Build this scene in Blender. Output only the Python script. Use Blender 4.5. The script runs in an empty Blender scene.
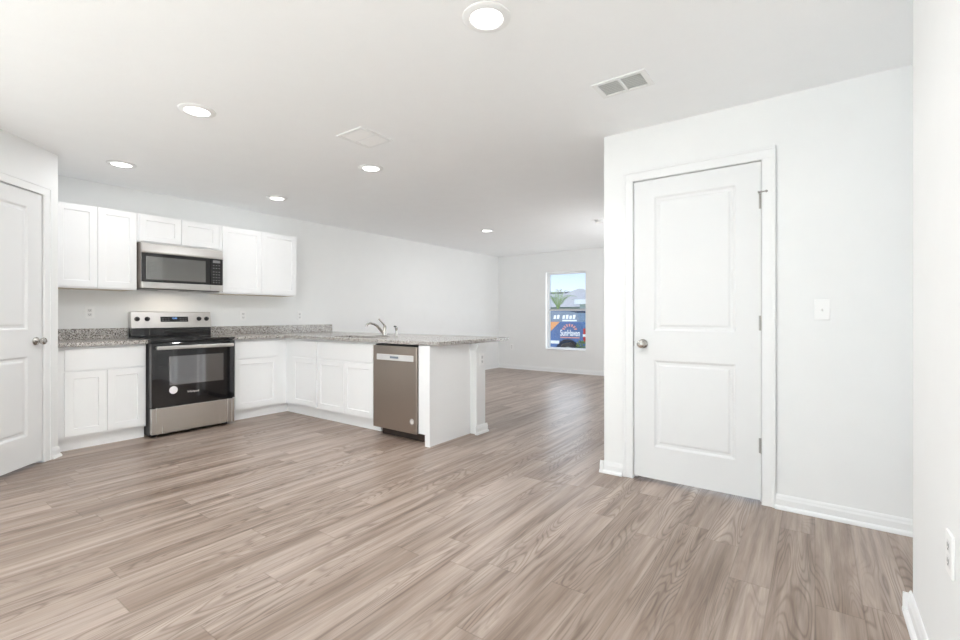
import bpy, bmesh, math, random
from mathutils import Vector, Matrix

S = bpy.context.scene
C = bpy.context.collection
PI = math.pi
random.seed(7)

# ------------------------------------------------------------------ camera
H = 2.44                                # ceiling height
CAM_H = 1.137
FPX = 460.0                             # focal length in pixels of the 960 px wide frame
YAW = math.radians(36.06)
cam_d = bpy.data.cameras.new('camera')
cam = bpy.data.objects.new('camera', cam_d)
C.objects.link(cam)
cam.location = (0, 0, CAM_H)
cam.rotation_euler = (PI / 2, 0, YAW - PI / 2)
cam_d.sensor_width = 36.0
cam_d.lens = FPX * 36.0 / 960.0
cam_d.shift_y = -4.0 / 960.0
cam_d.clip_start = 0.02
S.camera = cam

# ------------------------------------------------------------------ world, sun, window and fill lamps, exposure
S.view_settings.view_transform = 'Standard'
S.view_settings.look = 'None'
S.view_settings.gamma = 1.0
S.view_settings.exposure = 0.03
S.view_settings.use_curve_mapping = False
S.cycles.max_bounces = 14
S.cycles.diffuse_bounces = 8
S.cycles.glossy_bounces = 6
S.cycles.transparent_max_bounces = 12

world = bpy.data.worlds.new('sky')
S.world = world
world.use_nodes = True
wn, wl = world.node_tree.nodes, world.node_tree.links
wn.clear()
w_out = wn.new('ShaderNodeOutputWorld')
w_bg = wn.new('ShaderNodeBackground')
w_tc = wn.new('ShaderNodeTexCoord')
w_sep = wn.new('ShaderNodeSeparateXYZ')
w_rmp = wn.new('ShaderNodeValToRGB')
wl.new(w_tc.outputs['Generated'], w_sep.inputs[0])
wl.new(w_sep.outputs['Z'], w_rmp.inputs[0])
wl.new(w_rmp.outputs[0], w_bg.inputs[0])
wl.new(w_bg.outputs[0], w_out.inputs[0])
e = w_rmp.color_ramp.elements
e[0].position = 0.0
e[0].color = (0.86, 0.93, 1.0, 1)
e[1].position = 0.14
e[1].color = (0.42, 0.70, 1.0, 1)
e.new(0.04).color = (0.80, 0.90, 1.0, 1)
e.new(0.8).color = (0.22, 0.45, 0.90, 1)
w_bg.inputs[1].default_value = 1.25


def lamp(name, kind, energy, loc, rot, color=(1, 1, 1), size=None, size_y=None, shape=None):
    d = bpy.data.lights.new(name, kind)
    d.energy = energy
    d.color = color
    if kind == 'AREA':
        d.shape = shape or 'RECTANGLE'
        d.size = size
        if size_y:
            d.size_y = size_y
    o = bpy.data.objects.new(name, d)
    o.location = loc
    o.rotation_euler = rot
    C.objects.link(o)
    return o


E_PATIO, E_BOUNCE_FILL, E_DINING, E_LIVING, E_SIDE, E_HALL, LP, LPK = 30.0, 1500.0, 8.0, 6.5, 70.0, 7.5, 11.5, 2.6
sun = lamp('sun', 'SUN', 2.5, (0, 0, 20), (0, math.radians(-50), math.radians(2)), (1.0, 0.96, 0.9))
sun.data.angle = 0.01
# area lamps: all but the living window one are added fill
lamp('patio_fill', 'AREA', E_PATIO, (-3.50, 1.55, 1.05), (0, -PI / 2, 0), (0.905, 0.962, 1.0), 1.9, 2.8)  # added fill in place of daylight, at an unseen opening
sp = lamp('ceiling_bounce_fill', 'AREA', E_BOUNCE_FILL, (-8.0, 1.55, 5.5), (0, -math.radians(42), 0), (0.74, 0.93, 1.0), 0.5, 0.5)  # added lamp outside, lights the unseen floor so its bounce lifts the ceiling
sp.data.spread = math.radians(50)
lamp('dining_fill', 'AREA', E_DINING, (-1.6, 4.08, 1.35), (-PI / 2 - 0.45, 0, 0), (0.905, 0.962, 1.0), 1.6, 1.4)  # added fill at the invented dining opening
lamp('daylight_living_window', 'AREA', E_LIVING, (8.525, 4.043, 1.25), (0, PI / 2, 0), (0.96, 0.985, 1.0), 1.46, 0.80)
lamp('living_side_fill', 'AREA', E_SIDE, (6.6, 0.55, 1.05), (PI / 2 + 0.5, 0, 0), (0.97, 0.985, 0.985), 2.2, 1.5)  # added fill beyond the invented side opening of the living room
lamp('hall_fill', 'AREA', E_HALL, (2.75, -2.42, 1.2), (PI / 2, 0, 0), (0.905, 0.962, 1.0), 0.7, 1.9)  # added fill at the closed hall end, brightens the closet wall


# ------------------------------------------------------------------ materials
class NT:
    def __init__(self, name):
        self.m = bpy.data.materials.new(name)
        self.m.use_nodes = True
        self.n = self.m.node_tree.nodes
        self.l = self.m.node_tree.links
        self.b = self.n['Principled BSDF']

    def node(self, t, **kw):
        x = self.n.new(t)
        for k, v in kw.items():
            setattr(x, k, v)
        return x

    def put(self, sock, v):
        if hasattr(v, 'is_linked') or hasattr(v, 'links'):
            self.l.new(v, sock)
        else:
            sock.default_value = v

    def math(self, op, a, b=None, c=None):
        x = self.node('ShaderNodeMath', operation=op)
        self.put(x.inputs[0], a)
        if b is not None:
            self.put(x.inputs[1], b)
        if c is not None:
            self.put(x.inputs[2], c)
        return x.outputs[0]

    def comb(self, a, b, c):
        x = self.node('ShaderNodeCombineXYZ')
        for i, v in enumerate((a, b, c)):
            self.put(x.inputs[i], v)
        return x.outputs[0]

    def noise(self, vec, scale, detail=3.0, rough=0.5, dist=0.0):
        x = self.node('ShaderNodeTexNoise')
        self.put(x.inputs['Vector'], vec)
        x.inputs['Scale'].default_value = scale
        x.inputs['Detail'].default_value = detail
        x.inputs['Roughness'].default_value = rough
        x.inputs['Distortion'].default_value = dist
        return x.outputs['Fac']

    def ramp(self, fac, stops, interp='LINEAR'):
        x = self.node('ShaderNodeValToRGB')
        x.color_ramp.interpolation = interp
        el = x.color_ramp.elements
        el[0].position, el[0].color = stops[0][0], (*stops[0][1], 1)
        el[1].position, el[1].color = stops[-1][0], (*stops[-1][1], 1)
        for p, c in stops[1:-1]:
            k = el.new(p)
            k.color = (*c, 1)
        self.put(x.inputs[0], fac)
        return x.outputs[0]

    def mix(self, fac, a, b, mode='MIX'):
        x = self.node('ShaderNodeMix', data_type='RGBA', blend_type=mode)
        self.put(x.inputs[0], fac)
        for s, v in ((x.inputs[6], a), (x.inputs[7], b)):
            if isinstance(v, tuple):
                v = (*v, 1) if len(v) == 3 else v
            self.put(s, v)
        return x.outputs[2]

    def bump(self, h, strength=0.1, dist=0.01):
        x = self.node('ShaderNodeBump')
        x.inputs['Strength'].default_value = strength
        x.inputs['Distance'].default_value = dist
        self.put(x.inputs['Height'], h)
        self.l.new(x.outputs[0], self.b.inputs['Normal'])

    def obj(self):
        return self.node('ShaderNodeTexCoord').outputs['Object']


def mat(name, col, rough=0.5, metal=0.0, spec=0.5, var=0.03, vscale=6.0, bump=0.0, bscale=200.0, emit=None, coat=0.0):
    """plain procedural material: colour with a faint noise variation and an optional fine bump"""
    t = NT(name)
    oc = t.obj()
    n = t.noise(oc, vscale, 2.0)
    lo = tuple(c * (1 - var) for c in col)
    hi = tuple(min(1, c * (1 + var)) for c in col)
    t.l.new(t.ramp(n, [(0.3, lo), (0.7, hi)]), t.b.inputs['Base Color'])
    t.b.inputs['Roughness'].default_value = rough
    t.b.inputs['Metallic'].default_value = metal
    t.b.inputs['Specular IOR Level'].default_value = spec
    if coat:
        t.b.inputs['Coat Weight'].default_value = coat
        t.b.inputs['Coat Roughness'].default_value = 0.03
    if bump:
        t.bump(t.noise(oc, bscale, 2.0), bump, 0.002)
    if emit:
        t.b.inputs['Emission Color'].default_value = (*emit[0], 1)
        t.b.inputs['Emission Strength'].default_value = emit[1]
    return t.m


def floor_material():
    t = NT('oak_plank_floor')
    oc = t.obj()
    sp = t.node('ShaderNodeSeparateXYZ')
    t.l.new(oc, sp.inputs[0])
    x, y = sp.outputs[0], sp.outputs[1]
    W, L = 0.152, 1.22
    yr = t.math('DIVIDE', y, W)
    row = t.math('FLOOR', yr)
    wn1 = t.node('ShaderNodeTexWhiteNoise', noise_dimensions='1D')
    t.l.new(row, wn1.inputs['W'])
    xr = t.math('DIVIDE', t.math('ADD', x, t.math('MULTIPLY', wn1.outputs[0], L)), L)
    col = t.math('FLOOR', xr)
    wn3 = t.node('ShaderNodeTexWhiteNoise', noise_dimensions='3D')
    t.l.new(t.comb(row, col, 3.3), wn3.inputs['Vector'])
    rid = wn3.outputs['Value']
    rs = t.node('ShaderNodeSeparateColor')
    t.l.new(wn3.outputs['Color'], rs.inputs[0])
    ox = t.math('MULTIPLY', rs.outputs[0], 43.0)
    oy = t.math('MULTIPLY', rs.outputs[1], 29.0)
    oz = t.math('MULTIPLY', rs.outputs[2], 17.0)

    def gv(sx, sy):
        return t.comb(t.math('MULTIPLY_ADD', x, sx, ox), t.math('MULTIPLY_ADD', y, sy, oy), oz)
    streak = t.noise(gv(1.3, 30.0), 1.0, 5.0, 0.62)
    fine = t.noise(gv(7.0, 190.0), 1.0, 3.0, 0.6)
    broad = t.noise(gv(0.9, 13.0), 1.0, 4.0, 0.62, 0.3)
    cath = t.noise(gv(1.0, 8.5), 1.0, 1.4, 0.45, 0.3)
    ring = t.math('SINE', t.math('MULTIPLY', cath, 150.0))
    ring = t.math('MULTIPLY_ADD', ring, 0.5, 0.5)
    ring = t.math('POWER', ring, 3.5)
    cmask = t.ramp(t.noise(gv(0.6, 3.2), 1.0, 1.0), [(0.45, (0, 0, 0)), (0.55, (1, 1, 1))])
    tone = t.math('ADD', t.math('MULTIPLY', rid, 0.20), t.math('MULTIPLY_ADD', broad, 1.15, -0.10))
    base = t.ramp(tone, [(0.26, (0.205, 0.143, 0.108)), (0.46, (0.300, 0.224, 0.178)),
                         (0.60, (0.385, 0.302, 0.251)), (0.84, (0.490, 0.400, 0.345))])
    s1 = t.ramp(streak, [(0.32, (0.58, 0.55, 0.525)), (0.50, (0.97, 0.97, 0.97)), (0.72, (1.12, 1.12, 1.12))])
    c1 = t.mix(0.85, base, s1, 'MULTIPLY')
    f1 = t.ramp(fine, [(0.35, (0.84, 0.83, 0.82)), (0.6, (1, 1, 1))])
    c2 = t.mix(0.6, c1, f1, 'MULTIPLY')
    rfac = t.math('MULTIPLY', t.math('MULTIPLY', ring, cmask), 0.66)
    c3 = t.mix(rfac, c2, (0.48, 0.42, 0.38), 'MULTIPLY')
    # seams between the planks
    fy = t.math('FRACT', yr)
    ey = t.math('MULTIPLY', t.math('MINIMUM', fy, t.math('SUBTRACT', 1.0, fy)), W)
    fx = t.math('FRACT', xr)
    ex = t.math('MULTIPLY', t.math('MINIMUM', fx, t.math('SUBTRACT', 1.0, fx)), L)
    ed = t.math('MINIMUM', ey, ex)
    seam = t.ramp(ed, [(0.0005, (0.74, 0.72, 0.70)), (0.0020, (1, 1, 1))])
    c4 = t.mix(1.0, c3, seam, 'MULTIPLY')
    t.l.new(c4, t.b.inputs['Base Color'])
    t.l.new(t.math('MULTIPLY_ADD', streak, 0.16, 0.27), t.b.inputs['Roughness'])
    t.b.inputs['Specular IOR Level'].default_value = 0.6
    t.bump(t.math('ADD', t.math('MULTIPLY', fine, 0.3), t.math('MULTIPLY', ed, 30.0)), 0.05, 0.003)
    return t.m


def granite_material():
    t = NT('speckled_granite')
    oc = t.obj()
    v = t.node('ShaderNodeTexVoronoi')
    v.inputs['Scale'].default_value = 170.0
    t.l.new(oc, v.inputs['Vector'])
    sc = t.node('ShaderNodeSeparateColor')
    t.l.new(v.outputs['Color'], sc.inputs[0])
    v2 = t.node('ShaderNodeTexVoronoi')
    v2.inputs['Scale'].default_value = 75.0
    t.l.new(oc, v2.inputs['Vector'])
    sc2 = t.node('ShaderNodeSeparateColor')
    t.l.new(v2.outputs['Color'], sc2.inputs[0])
    a = t.ramp(sc.outputs[0], [(0.0, (0.04, 0.036, 0.034)), (0.10, (0.17, 0.145, 0.13)), (0.22, (0.34, 0.315, 0.29)),
                               (0.42, (0.48, 0.46, 0.44)), (0.66, (0.58, 0.565, 0.545)), (0.84, (0.74, 0.725, 0.705))], 'CONSTANT')
    b = t.ramp(sc2.outputs[1], [(0.0, (0.74, 0.70, 0.67)), (0.5, (0.92, 0.90, 0.88)), (1.0, (1, 1, 1))])
    t.l.new(t.mix(0.7, a, b, 'MULTIPLY'), t.b.inputs['Base Color'])
    t.b.inputs['Roughness'].default_value = 0.2
    t.b.inputs['Specular IOR Level'].default_value = 0.42
    return t.m


def steel_material(name, col, rough, vertical=True):
    t = NT(name)
    oc = t.obj()
    mp = t.node('ShaderNodeMapping')
    mp.inputs['Scale'].default_value = (30, 30, 0.6) if vertical else (0.6, 30, 30)
    t.l.new(oc, mp.inputs[0])
    n = t.noise(mp.outputs[0], 1.0, 2.0)
    t.l.new(t.ramp(n, [(0.2, tuple(c * 0.985 for c in col)), (0.8, col)]), t.b.inputs['Base Color'])
    t.b.inputs['Metallic'].default_value = 1.0
    t.l.new(t.math('MULTIPLY_ADD', n, 0.02, rough - 0.01), t.b.inputs['Roughness'])
    return t.m


def glass_material(name, tint=(1, 1, 1), gloss=0.06):
    t = NT(name)
    out = t.n['Material Output']
    tr = t.node('ShaderNodeBsdfTransparent')
    tr.inputs[0].default_value = (*tint, 1)
    gl = t.node('ShaderNodeBsdfGlossy')
    gl.inputs['Roughness'].default_value = 0.02
    mx = t.node('ShaderNodeMixShader')
    mx.inputs[0].default_value = gloss
    t.l.new(tr.outputs[0], mx.inputs[1])
    t.l.new(gl.outputs[0], mx.inputs[2])
    t.l.new(mx.outputs[0], out.inputs[0])
    return t.m


def brick_like(name, c1, c2, sx, sy):
    t = NT(name)
    oc = t.obj()
    n = t.noise(oc, 3.0, 4.0, 0.7)
    n2 = t.noise(oc, 40.0, 2.0, 0.7)
    f = t.math('ADD', t.math('MULTIPLY', n, 0.5), t.math('MULTIPLY', n2, 0.5))
    t.l.new(t.ramp(f, [(0.35, c1), (0.65, c2)]), t.b.inputs['Base Color'])
    t.b.inputs['Roughness'].default_value = 0.9
    return t.m


M = dict(
    floor=floor_material(),
    granite=granite_material(),
    wall=mat('white_wall_paint', (0.885, 0.892, 0.890), 0.85, spec=0.25, var=0.006, bump=0.08, bscale=260),
    ceiling=mat('white_ceiling_paint', (0.945, 0.957, 0.968), 0.9, var=0.008, bump=0.25, bscale=120),
    trim=mat('white_trim_enamel', (0.870, 0.877, 0.878), 0.5, var=0.004),
    door=mat('white_door_enamel', (0.815, 0.822, 0.824), 0.6, var=0.004),
    cab=mat('white_cabinet_lacquer', (0.93, 0.935, 0.94), 0.40, var=0.004),
    cab_in=mat('maple_cabinet_underside', (0.74, 0.66, 0.55), 0.6, var=0.05),
    plastic=mat('white_plastic', (0.93, 0.93, 0.925), 0.35, var=0.004),
    slot=mat('dark_slot', (0.22, 0.22, 0.22), 0.6),
    shade=mat('grey_socket_face', (0.80, 0.80, 0.80), 0.4),
    hinge=mat('dull_nickel', (0.36, 0.35, 0.33), 0.45, 1.0),
    nickel=mat('satin_nickel', (0.50, 0.48, 0.45), 0.24, 1.0, var=0.02),
    chrome=mat('chrome', (0.62, 0.60, 0.57), 0.14, 1.0, var=0.02),
    steel=steel_material('brushed_stainless', (0.66, 0.64, 0.61), 0.27),
    steel_h=steel_material('brushed_stainless_horizontal', (0.68, 0.66, 0.635), 0.30, False),
    steel_dw=steel_material('stainless_brown_reflection', (0.42, 0.365, 0.32), 0.34),  # the floor's brown reflection is put into this steel colour
    steel_side=mat('painted_appliance_side', (0.33, 0.29, 0.26), 0.5, 0.4),
    pocket=mat('handle_pocket_silver', (0.70, 0.70, 0.70), 0.4, 0.3),
    black=mat('black_enamel', (0.012, 0.012, 0.013), 0.28, var=0.1),
    blackglass=mat('black_glass', (0.009, 0.009, 0.010), 0.05, spec=0.65, var=0.1, coat=0.2),
    ovenwin=mat('oven_window_glass', (0.24, 0.24, 0.25), 0.05, 0.85, spec=1.0, var=0.05, coat=0.5),
    mwwin=mat('microwave_window_mesh', (0.22, 0.22, 0.21), 0.07, 0.7, spec=0.9, var=0.05, coat=0.5),
    kick=mat('dark_toe_board', (0.045, 0.030, 0.024), 0.5, var=0.1),
    burner=mat('burner_ring_print', (0.09, 0.09, 0.09), 0.2),
    legend=mat('panel_legend_print', (0.27, 0.27, 0.27), 0.5),
    display=mat('clock_display', (0.02, 0.03, 0.05), 0.1, emit=((0.25, 0.5, 1.0), 1.6)),
    sticker=mat('white_sticker', (0.86, 0.84, 0.85), 0.5),
    badge=mat('round_badge', (0.66, 0.62, 0.60), 0.4, 0.2),
    lens=mat('lit_lens', (0.9, 0.9, 0.88), 0.4, emit=((1.0, 0.975, 0.94), 6.0)),
    vent_dark=mat('duct_interior', (0.62, 0.63, 0.62), 0.8),
    vent_in=mat('return_duct_interior', (0.45, 0.45, 0.45), 0.8),
    vinyl=mat('white_vinyl', (0.88, 0.89, 0.90), 0.35, var=0.004),
    rail=mat('grey_sash_rail', (0.62, 0.64, 0.66), 0.35, var=0.01),
    glass=glass_material('window_glass'),
    basin=steel_material('sink_steel', (0.30, 0.27, 0.23), 0.3),
    grass=brick_like('lawn', (0.10, 0.16, 0.05), (0.20, 0.27, 0.09), 1, 1),
    road=brick_like('asphalt', (0.22, 0.22, 0.22), (0.30, 0.30, 0.30), 1, 1),
    shingle=brick_like('grey_shingle', (0.46, 0.42, 0.39), (0.60, 0.56, 0.53), 1, 1),
    shingle_b=brick_like('tan_shingle', (0.47, 0.42, 0.38), (0.60, 0.55, 0.51), 1, 1),
    ridge=mat('dark_ridge_cap', (0.14, 0.14, 0.16), 0.9),
    siding=mat('blue_grey_siding', (0.40, 0.47, 0.52), 0.8),
    siding_w=mat('white_siding', (0.82, 0.83, 0.84), 0.7),
    leaf=brick_like('palm_leaf', (0.20, 0.33, 0.07), (0.44, 0.55, 0.18), 1, 1),
    leaf_y=brick_like('shrub_leaf', (0.22, 0.32, 0.06), (0.52, 0.58, 0.20), 1, 1),
    bark=brick_like('bark', (0.16, 0.12, 0.08), (0.28, 0.22, 0.16), 1, 1),
    carpaint=mat('blue_car_paint', (0.045, 0.13, 0.34), 0.25, var=0.15, vscale=1.5, coat=0.5),
    carglass=mat('tinted_car_glass', (0.22, 0.26, 0.31), 0.08),
    rubber=mat('black_rubber', (0.02, 0.02, 0.02), 0.8),
    rim=mat('wheel_rim', (0.5, 0.5, 0.5), 0.35, 0.8),
    red=mat('red_tail_lens', (0.50, 0.02, 0.02), 0.2),
    orange=mat('orange_vinyl_wrap', (0.88, 0.38, 0.14), 0.4),
    coral=mat('coral_vinyl_print', (0.78, 0.30, 0.22), 0.4),
    whitevinyl=mat('white_vinyl_print', (0.90, 0.90, 0.90), 0.4),
    stone=brick_like('pale_edging_stone', (0.55, 0.55, 0.52), (0.72, 0.72, 0.69), 1, 1),
)


# ------------------------------------------------------------------ mesh helpers
def quad(bm, *pts):
    return bm.faces.new([bm.verts.new(p) for p in pts])


def box(bm, x0, x1, y0, y1, z0, z1):
    v = [bm.verts.new((x, y, z)) for z in (z0, z1) for y in (y0, y1) for x in (x0, x1)]
    for f in ((0, 2, 3, 1), (4, 5, 7, 6), (0, 1, 5, 4), (2, 6, 7, 3), (0, 4, 6, 2), (1, 3, 7, 5)):
        bm.faces.new([v[i] for i in f])


def cyl(bm, c, axis, r, length, seg=24, r2=None):
    """cylinder or cone from point c along axis (unit vector) over length"""
    a = Vector(axis).normalized()
    u = a.orthogonal().normalized()
    w = a.cross(u)
    r2 = r if r2 is None else r2
    c = Vector(c)
    p = [[bm.verts.new(c + a * (length * k) + (u * math.cos(t) + w * math.sin(t)) * rr)
          for t in [2 * PI * i / seg for i in range(seg)]] for k, rr in ((0, r), (1, r2))]
    for i in range(seg):
        j = (i + 1) % seg
        bm.faces.new((p[0][i], p[0][j], p[1][j], p[1][i]))
    bm.faces.new(p[0][::-1])
    bm.faces.new(p[1])


def lathe(bm, c, axis, prof, seg=32, close=False):
    """revolve (radius, height) pairs about an axis through c"""
    a = Vector(axis).normalized()
    u = a.orthogonal().normalized()
    w = a.cross(u)
    c = Vector(c)
    rings = []
    for r, h in prof:
        if r < 1e-6:
            rings.append([bm.verts.new(c + a * h)])
        else:
            rings.append([bm.verts.new(c + a * h + (u * math.cos(2 * PI * i / seg) + w * math.sin(2 * PI * i / seg)) * r)
                          for i in range(seg)])
    if close:
        rings.append(rings[0])
    for A, B in zip(rings, rings[1:]):
        for i in range(seg):
            j = (i + 1) % seg
            if len(A) == 1 and len(B) == 1:
                continue
            if len(A) == 1:
                bm.faces.new((A[0], B[j], B[i]))
            elif len(B) == 1:
                bm.faces.new((A[i], A[j], B[0]))
            else:
                bm.faces.new((A[i], A[j], B[j], B[i]))


def tube(bm, pts, radii, seg=12):
    pts = [Vector(p) for p in pts]
    if not isinstance(radii, (list, tuple)):
        radii = [radii] * len(pts)
    rings = []
    prev = None
    for i, p in enumerate(pts):
        d = (pts[min(i + 1, len(pts) - 1)] - pts[max(i - 1, 0)]).normalized()
        u = d.orthogonal().normalized() if prev is None else (prev - d * prev.dot(d)).normalized()
        prev = u
        w = d.cross(u)
        rings.append([bm.verts.new(p + (u * math.cos(2 * PI * k / seg) + w * math.sin(2 * PI * k / seg)) * radii[i])
                      for k in range(seg)])
    for A, B in zip(rings, rings[1:]):
        for i in range(seg):
            j = (i + 1) % seg
            bm.faces.new((A[i], A[j], B[j], B[i]))
    bm.faces.new(rings[0][::-1])
    bm.faces.new(rings[-1])


def panel_face(bm, x0, x1, z0, z1, y, rings):
    """nested rectangles on the plane y (facing -y): rings = [(inset, depth)], depth > 0 goes into the board"""
    prev = None
    for ins, dep in rings:
        cur = [bm.verts.new(p) for p in ((x0 + ins, y + dep, z0 + ins), (x1 - ins, y + dep, z0 + ins),
                                         (x1 - ins, y + dep, z1 - ins), (x0 + ins, y + dep, z1 - ins))]
        if prev:
            for i in range(4):
                j = (i + 1) % 4
                bm.faces.new((prev[i], prev[j], cur[j], cur[i]))
        prev = cur
    bm.faces.new(prev)


def grid_slab(bm, xs, ys, inside, z0, z1):
    """slab over the cells of a grid that are inside: only the outer faces"""
    nx, ny = len(xs) - 1, len(ys) - 1
    ins = lambda i, j: 0 <= i < nx and 0 <= j < ny and inside((xs[i] + xs[i + 1]) / 2, (ys[j] + ys[j + 1]) / 2)
    vs = {}

    def V(i, j, k):
        if (i, j, k) not in vs:
            vs[(i, j, k)] = bm.verts.new((xs[i], ys[j], (z0, z1)[k]))
        return vs[(i, j, k)]
    for i in range(nx):
        for j in range(ny):
            if not ins(i, j):
                continue
            bm.faces.new((V(i, j, 1), V(i + 1, j, 1), V(i + 1, j + 1, 1), V(i, j + 1, 1)))
            bm.faces.new((V(i, j, 0), V(i, j + 1, 0), V(i + 1, j + 1, 0), V(i + 1, j, 0)))
            if not ins(i, j - 1):
                bm.faces.new((V(i, j, 0), V(i + 1, j, 0), V(i + 1, j, 1), V(i, j, 1)))
            if not ins(i, j + 1):
                bm.faces.new((V(i + 1, j + 1, 0), V(i, j + 1, 0), V(i, j + 1, 1), V(i + 1, j + 1, 1)))
            if not ins(i - 1, j):
                bm.faces.new((V(i, j + 1, 0), V(i, j, 0), V(i, j, 1), V(i, j + 1, 1)))
            if not ins(i + 1, j):
                bm.faces.new((V(i + 1, j, 0), V(i + 1, j + 1, 0), V(i + 1, j + 1, 1), V(i + 1, j, 1)))


def make(name, bm, material, parent=None, loc=(0, 0, 0), rot=(0, 0, 0), bevel=0.0, smooth=False, seg=2):
    bmesh.ops.recalc_face_normals(bm, faces=bm.faces)
    me = bpy.data.meshes.new(name)
    bm.to_mesh(me)
    bm.free()
    if smooth:
        for p in me.polygons:
            p.use_smooth = True
        me.set_sharp_from_angle(angle=math.radians(40))
    me.materials.append(material)
    o = bpy.data.objects.new(name, me)
    o.location = loc
    o.rotation_euler = rot
    C.objects.link(o)
    if parent:
        o.parent = parent
    if bevel:
        b = o.modifiers.new('bevel', 'BEVEL')
        b.width = bevel
        b.segments = seg
        b.limit_method = 'ANGLE'
        b.angle_limit = math.radians(50)
    return o


def bx(name, material, dims, parent=None, bevel=0.0, **kw):
    bm = bmesh.new()
    box(bm, *dims)
    return make(name, bm, material, parent, bevel=bevel, **kw)


def tag(o, label, cat, group=None):
    o['label'] = label
    o['category'] = cat
    if group:
        o['group'] = group
    return o


def thing(name, label, cat, loc=(0, 0, 0), rz=0.0, group=None):
    o = bpy.data.objects.new(name, None)
    o.empty_display_size = 0.1
    o.location = loc
    o.rotation_euler = (0, 0, rz)
    C.objects.link(o)
    return tag(o, label, cat, group)


def struct(o):
    o['kind'] = 'structure'
    return o


def copy_tree(o, parent=None):
    c = o.copy()
    C.objects.link(c)
    if parent:
        c.parent = parent
    for ch in list(o.children):
        copy_tree(ch, c)
    return c


def text_mesh(name, body, size, material, parent, loc, rot, width=None, extrude=0.0006, bold=0.012):
    cu = bpy.data.curves.new(name, 'FONT')
    cu.body = body
    cu.size = size
    cu.extrude = extrude
    cu.offset = size * bold
    cu.align_x = 'CENTER'
    cu.align_y = 'CENTER'
    tmp = bpy.data.objects.new(name + '_source', cu)
    C.objects.link(tmp)
    bpy.context.view_layer.update()
    me = bpy.data.meshes.new_from_object(tmp.evaluated_get(bpy.context.evaluated_depsgraph_get()))
    bpy.data.objects.remove(tmp)
    me.name = name
    if width:
        w = max(v.co.x for v in me.vertices) - min(v.co.x for v in me.vertices)
        for v in me.vertices:
            v.co.x *= width / w
    me.materials.clear()
    me.materials.append(material)
    o = bpy.data.objects.new(name, me)
    o.location = loc
    o.rotation_euler = rot
    o.parent = parent
    C.objects.link(o)
    return o


# ------------------------------------------------------------------ room shell
YK = 5.65          # kitchen wall
XF = 8.45          # far living-room wall
XD = 3.245         # wall with the closet door
YD = 1.243         # its free corner
YR = -0.300        # wall on the right of the camera
XR = 2.374         # where that wall ends
XB = -3.60         # wall behind the camera
YP = 4.18          # front wall of the pantry
T = 0.12

bm = bmesh.new()
box(bm, XB - 0.12, XF + 0.14, -2.62, YK + 0.12, -0.12, 0.0)
struct(make('floor', bm, M['floor']))
bm = bmesh.new()
box(bm, XB - 0.16, XF + 0.6, -2.62, YK + 0.5, H, H + 0.16)
struct(make('ceiling', bm, M['ceiling']))


def wall(name, p0, p1, thick, openings=(), z1=H):
    """wall from p0 to p1 (face on that line, body to the left of the direction), openings = (s0, s1, z0, z1)"""
    p0, p1 = Vector((*p0, 0)), Vector((*p1, 0))
    L = (p1 - p0).length
    ss = sorted({0.0, L, *[o[0] for o in openings], *[o[1] for o in openings]})
    zs = sorted({0.0, z1, *[o[2] for o in openings], *[o[3] for o in openings]})
    hole = lambda s, z: any(o[0] < s < o[1] and o[2] < z < o[3] for o in openings)
    bm = bmesh.new()
    grid_slab(bm, ss, zs, lambda s, z: not hole(s, z), 0.0, thick)
    # grid_slab builds (s, z, t): turn it upright
    a = (p1 - p0).normalized()
    n = Vector((-a.y, a.x, 0))
    for v in bm.verts:
        s, z, t = v.co
        v.co = p0 + a * s + n * t + Vector((0, 0, z))
    return struct(make(name, bm, M['wall']))


WZ0, WZ1, WY0, WY1 = 0.455, 2.030, 3.606, 4.480     # living-room window opening
DZ = 2.085                                          # door opening height
wall('wall_kitchen', (XF + 0.14, YK), (0.0, YK), -T)
wall('wall_far', (XF, YD - T), (XF, YK), -0.14, [(WY0 - YD + T, WY1 - YD + T, WZ0, WZ1)])
wall('wall_closet', (XD, -2.5), (XD, YD), -T, [(0.248 + 2.5, 1.040 + 2.5, -0.001, DZ)])
wall('wall_living', (XD + T, YD), (XF + 0.14, YD), -T, [(6.6 - 0.85 - XD - T, 6.6 + 0.85 - XD - T, 0.6, 2.05)])
wall('wall_right', (XB, YR), (XR, YR), -T)
wall('wall_hall', (XR, YR - T), (XR, -2.5), -T)
wall('wall_hall_end', (XR - T, -2.5), (XD + T, -2.5), -T)
wall('wall_back', (XB, YR - T), (XB, YP + T), T, [(1.55 - 1.45 - YR + T, 1.55 + 1.45 - YR + T, -0.001, 2.06)])
PA = Vector((0.2202, YP))           # pantry: end of the diagonal wall
PB = Vector((1.000, 4.960))         # pantry: corner by the cabinets
wall('wall_dining', (XB, YP), tuple(PA), T, [(1.2, 2.8, 0.65, 2.05)])
DL = (PB - PA).length
PO0, PO1 = DL - 0.155 - 0.75, DL - 0.155   # pantry door opening along the diagonal
wall('wall_pantry', tuple(PA), tuple(PB), T, [(PO0, PO1, -0.001, DZ)])
bm = bmesh.new()
box(bm, PB.x - T, PB.x, PB.y, YK, 0, H)
struct(make('wall_pantry_side', bm, M['wall']))

# baseboards ---------------------------------------------------------------
BH, BT = 0.083, 0.014
BPROF = [(0, 0), (0.028, 0), (0.0275, 0.008), (0.024, 0.016), (0.018, 0.021), (BT, 0.023), (BT, 0.056), (BT * 0.72, 0.066), (BT * 0.62, 0.074), (BT * 0.3, BH), (0, BH)]


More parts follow.
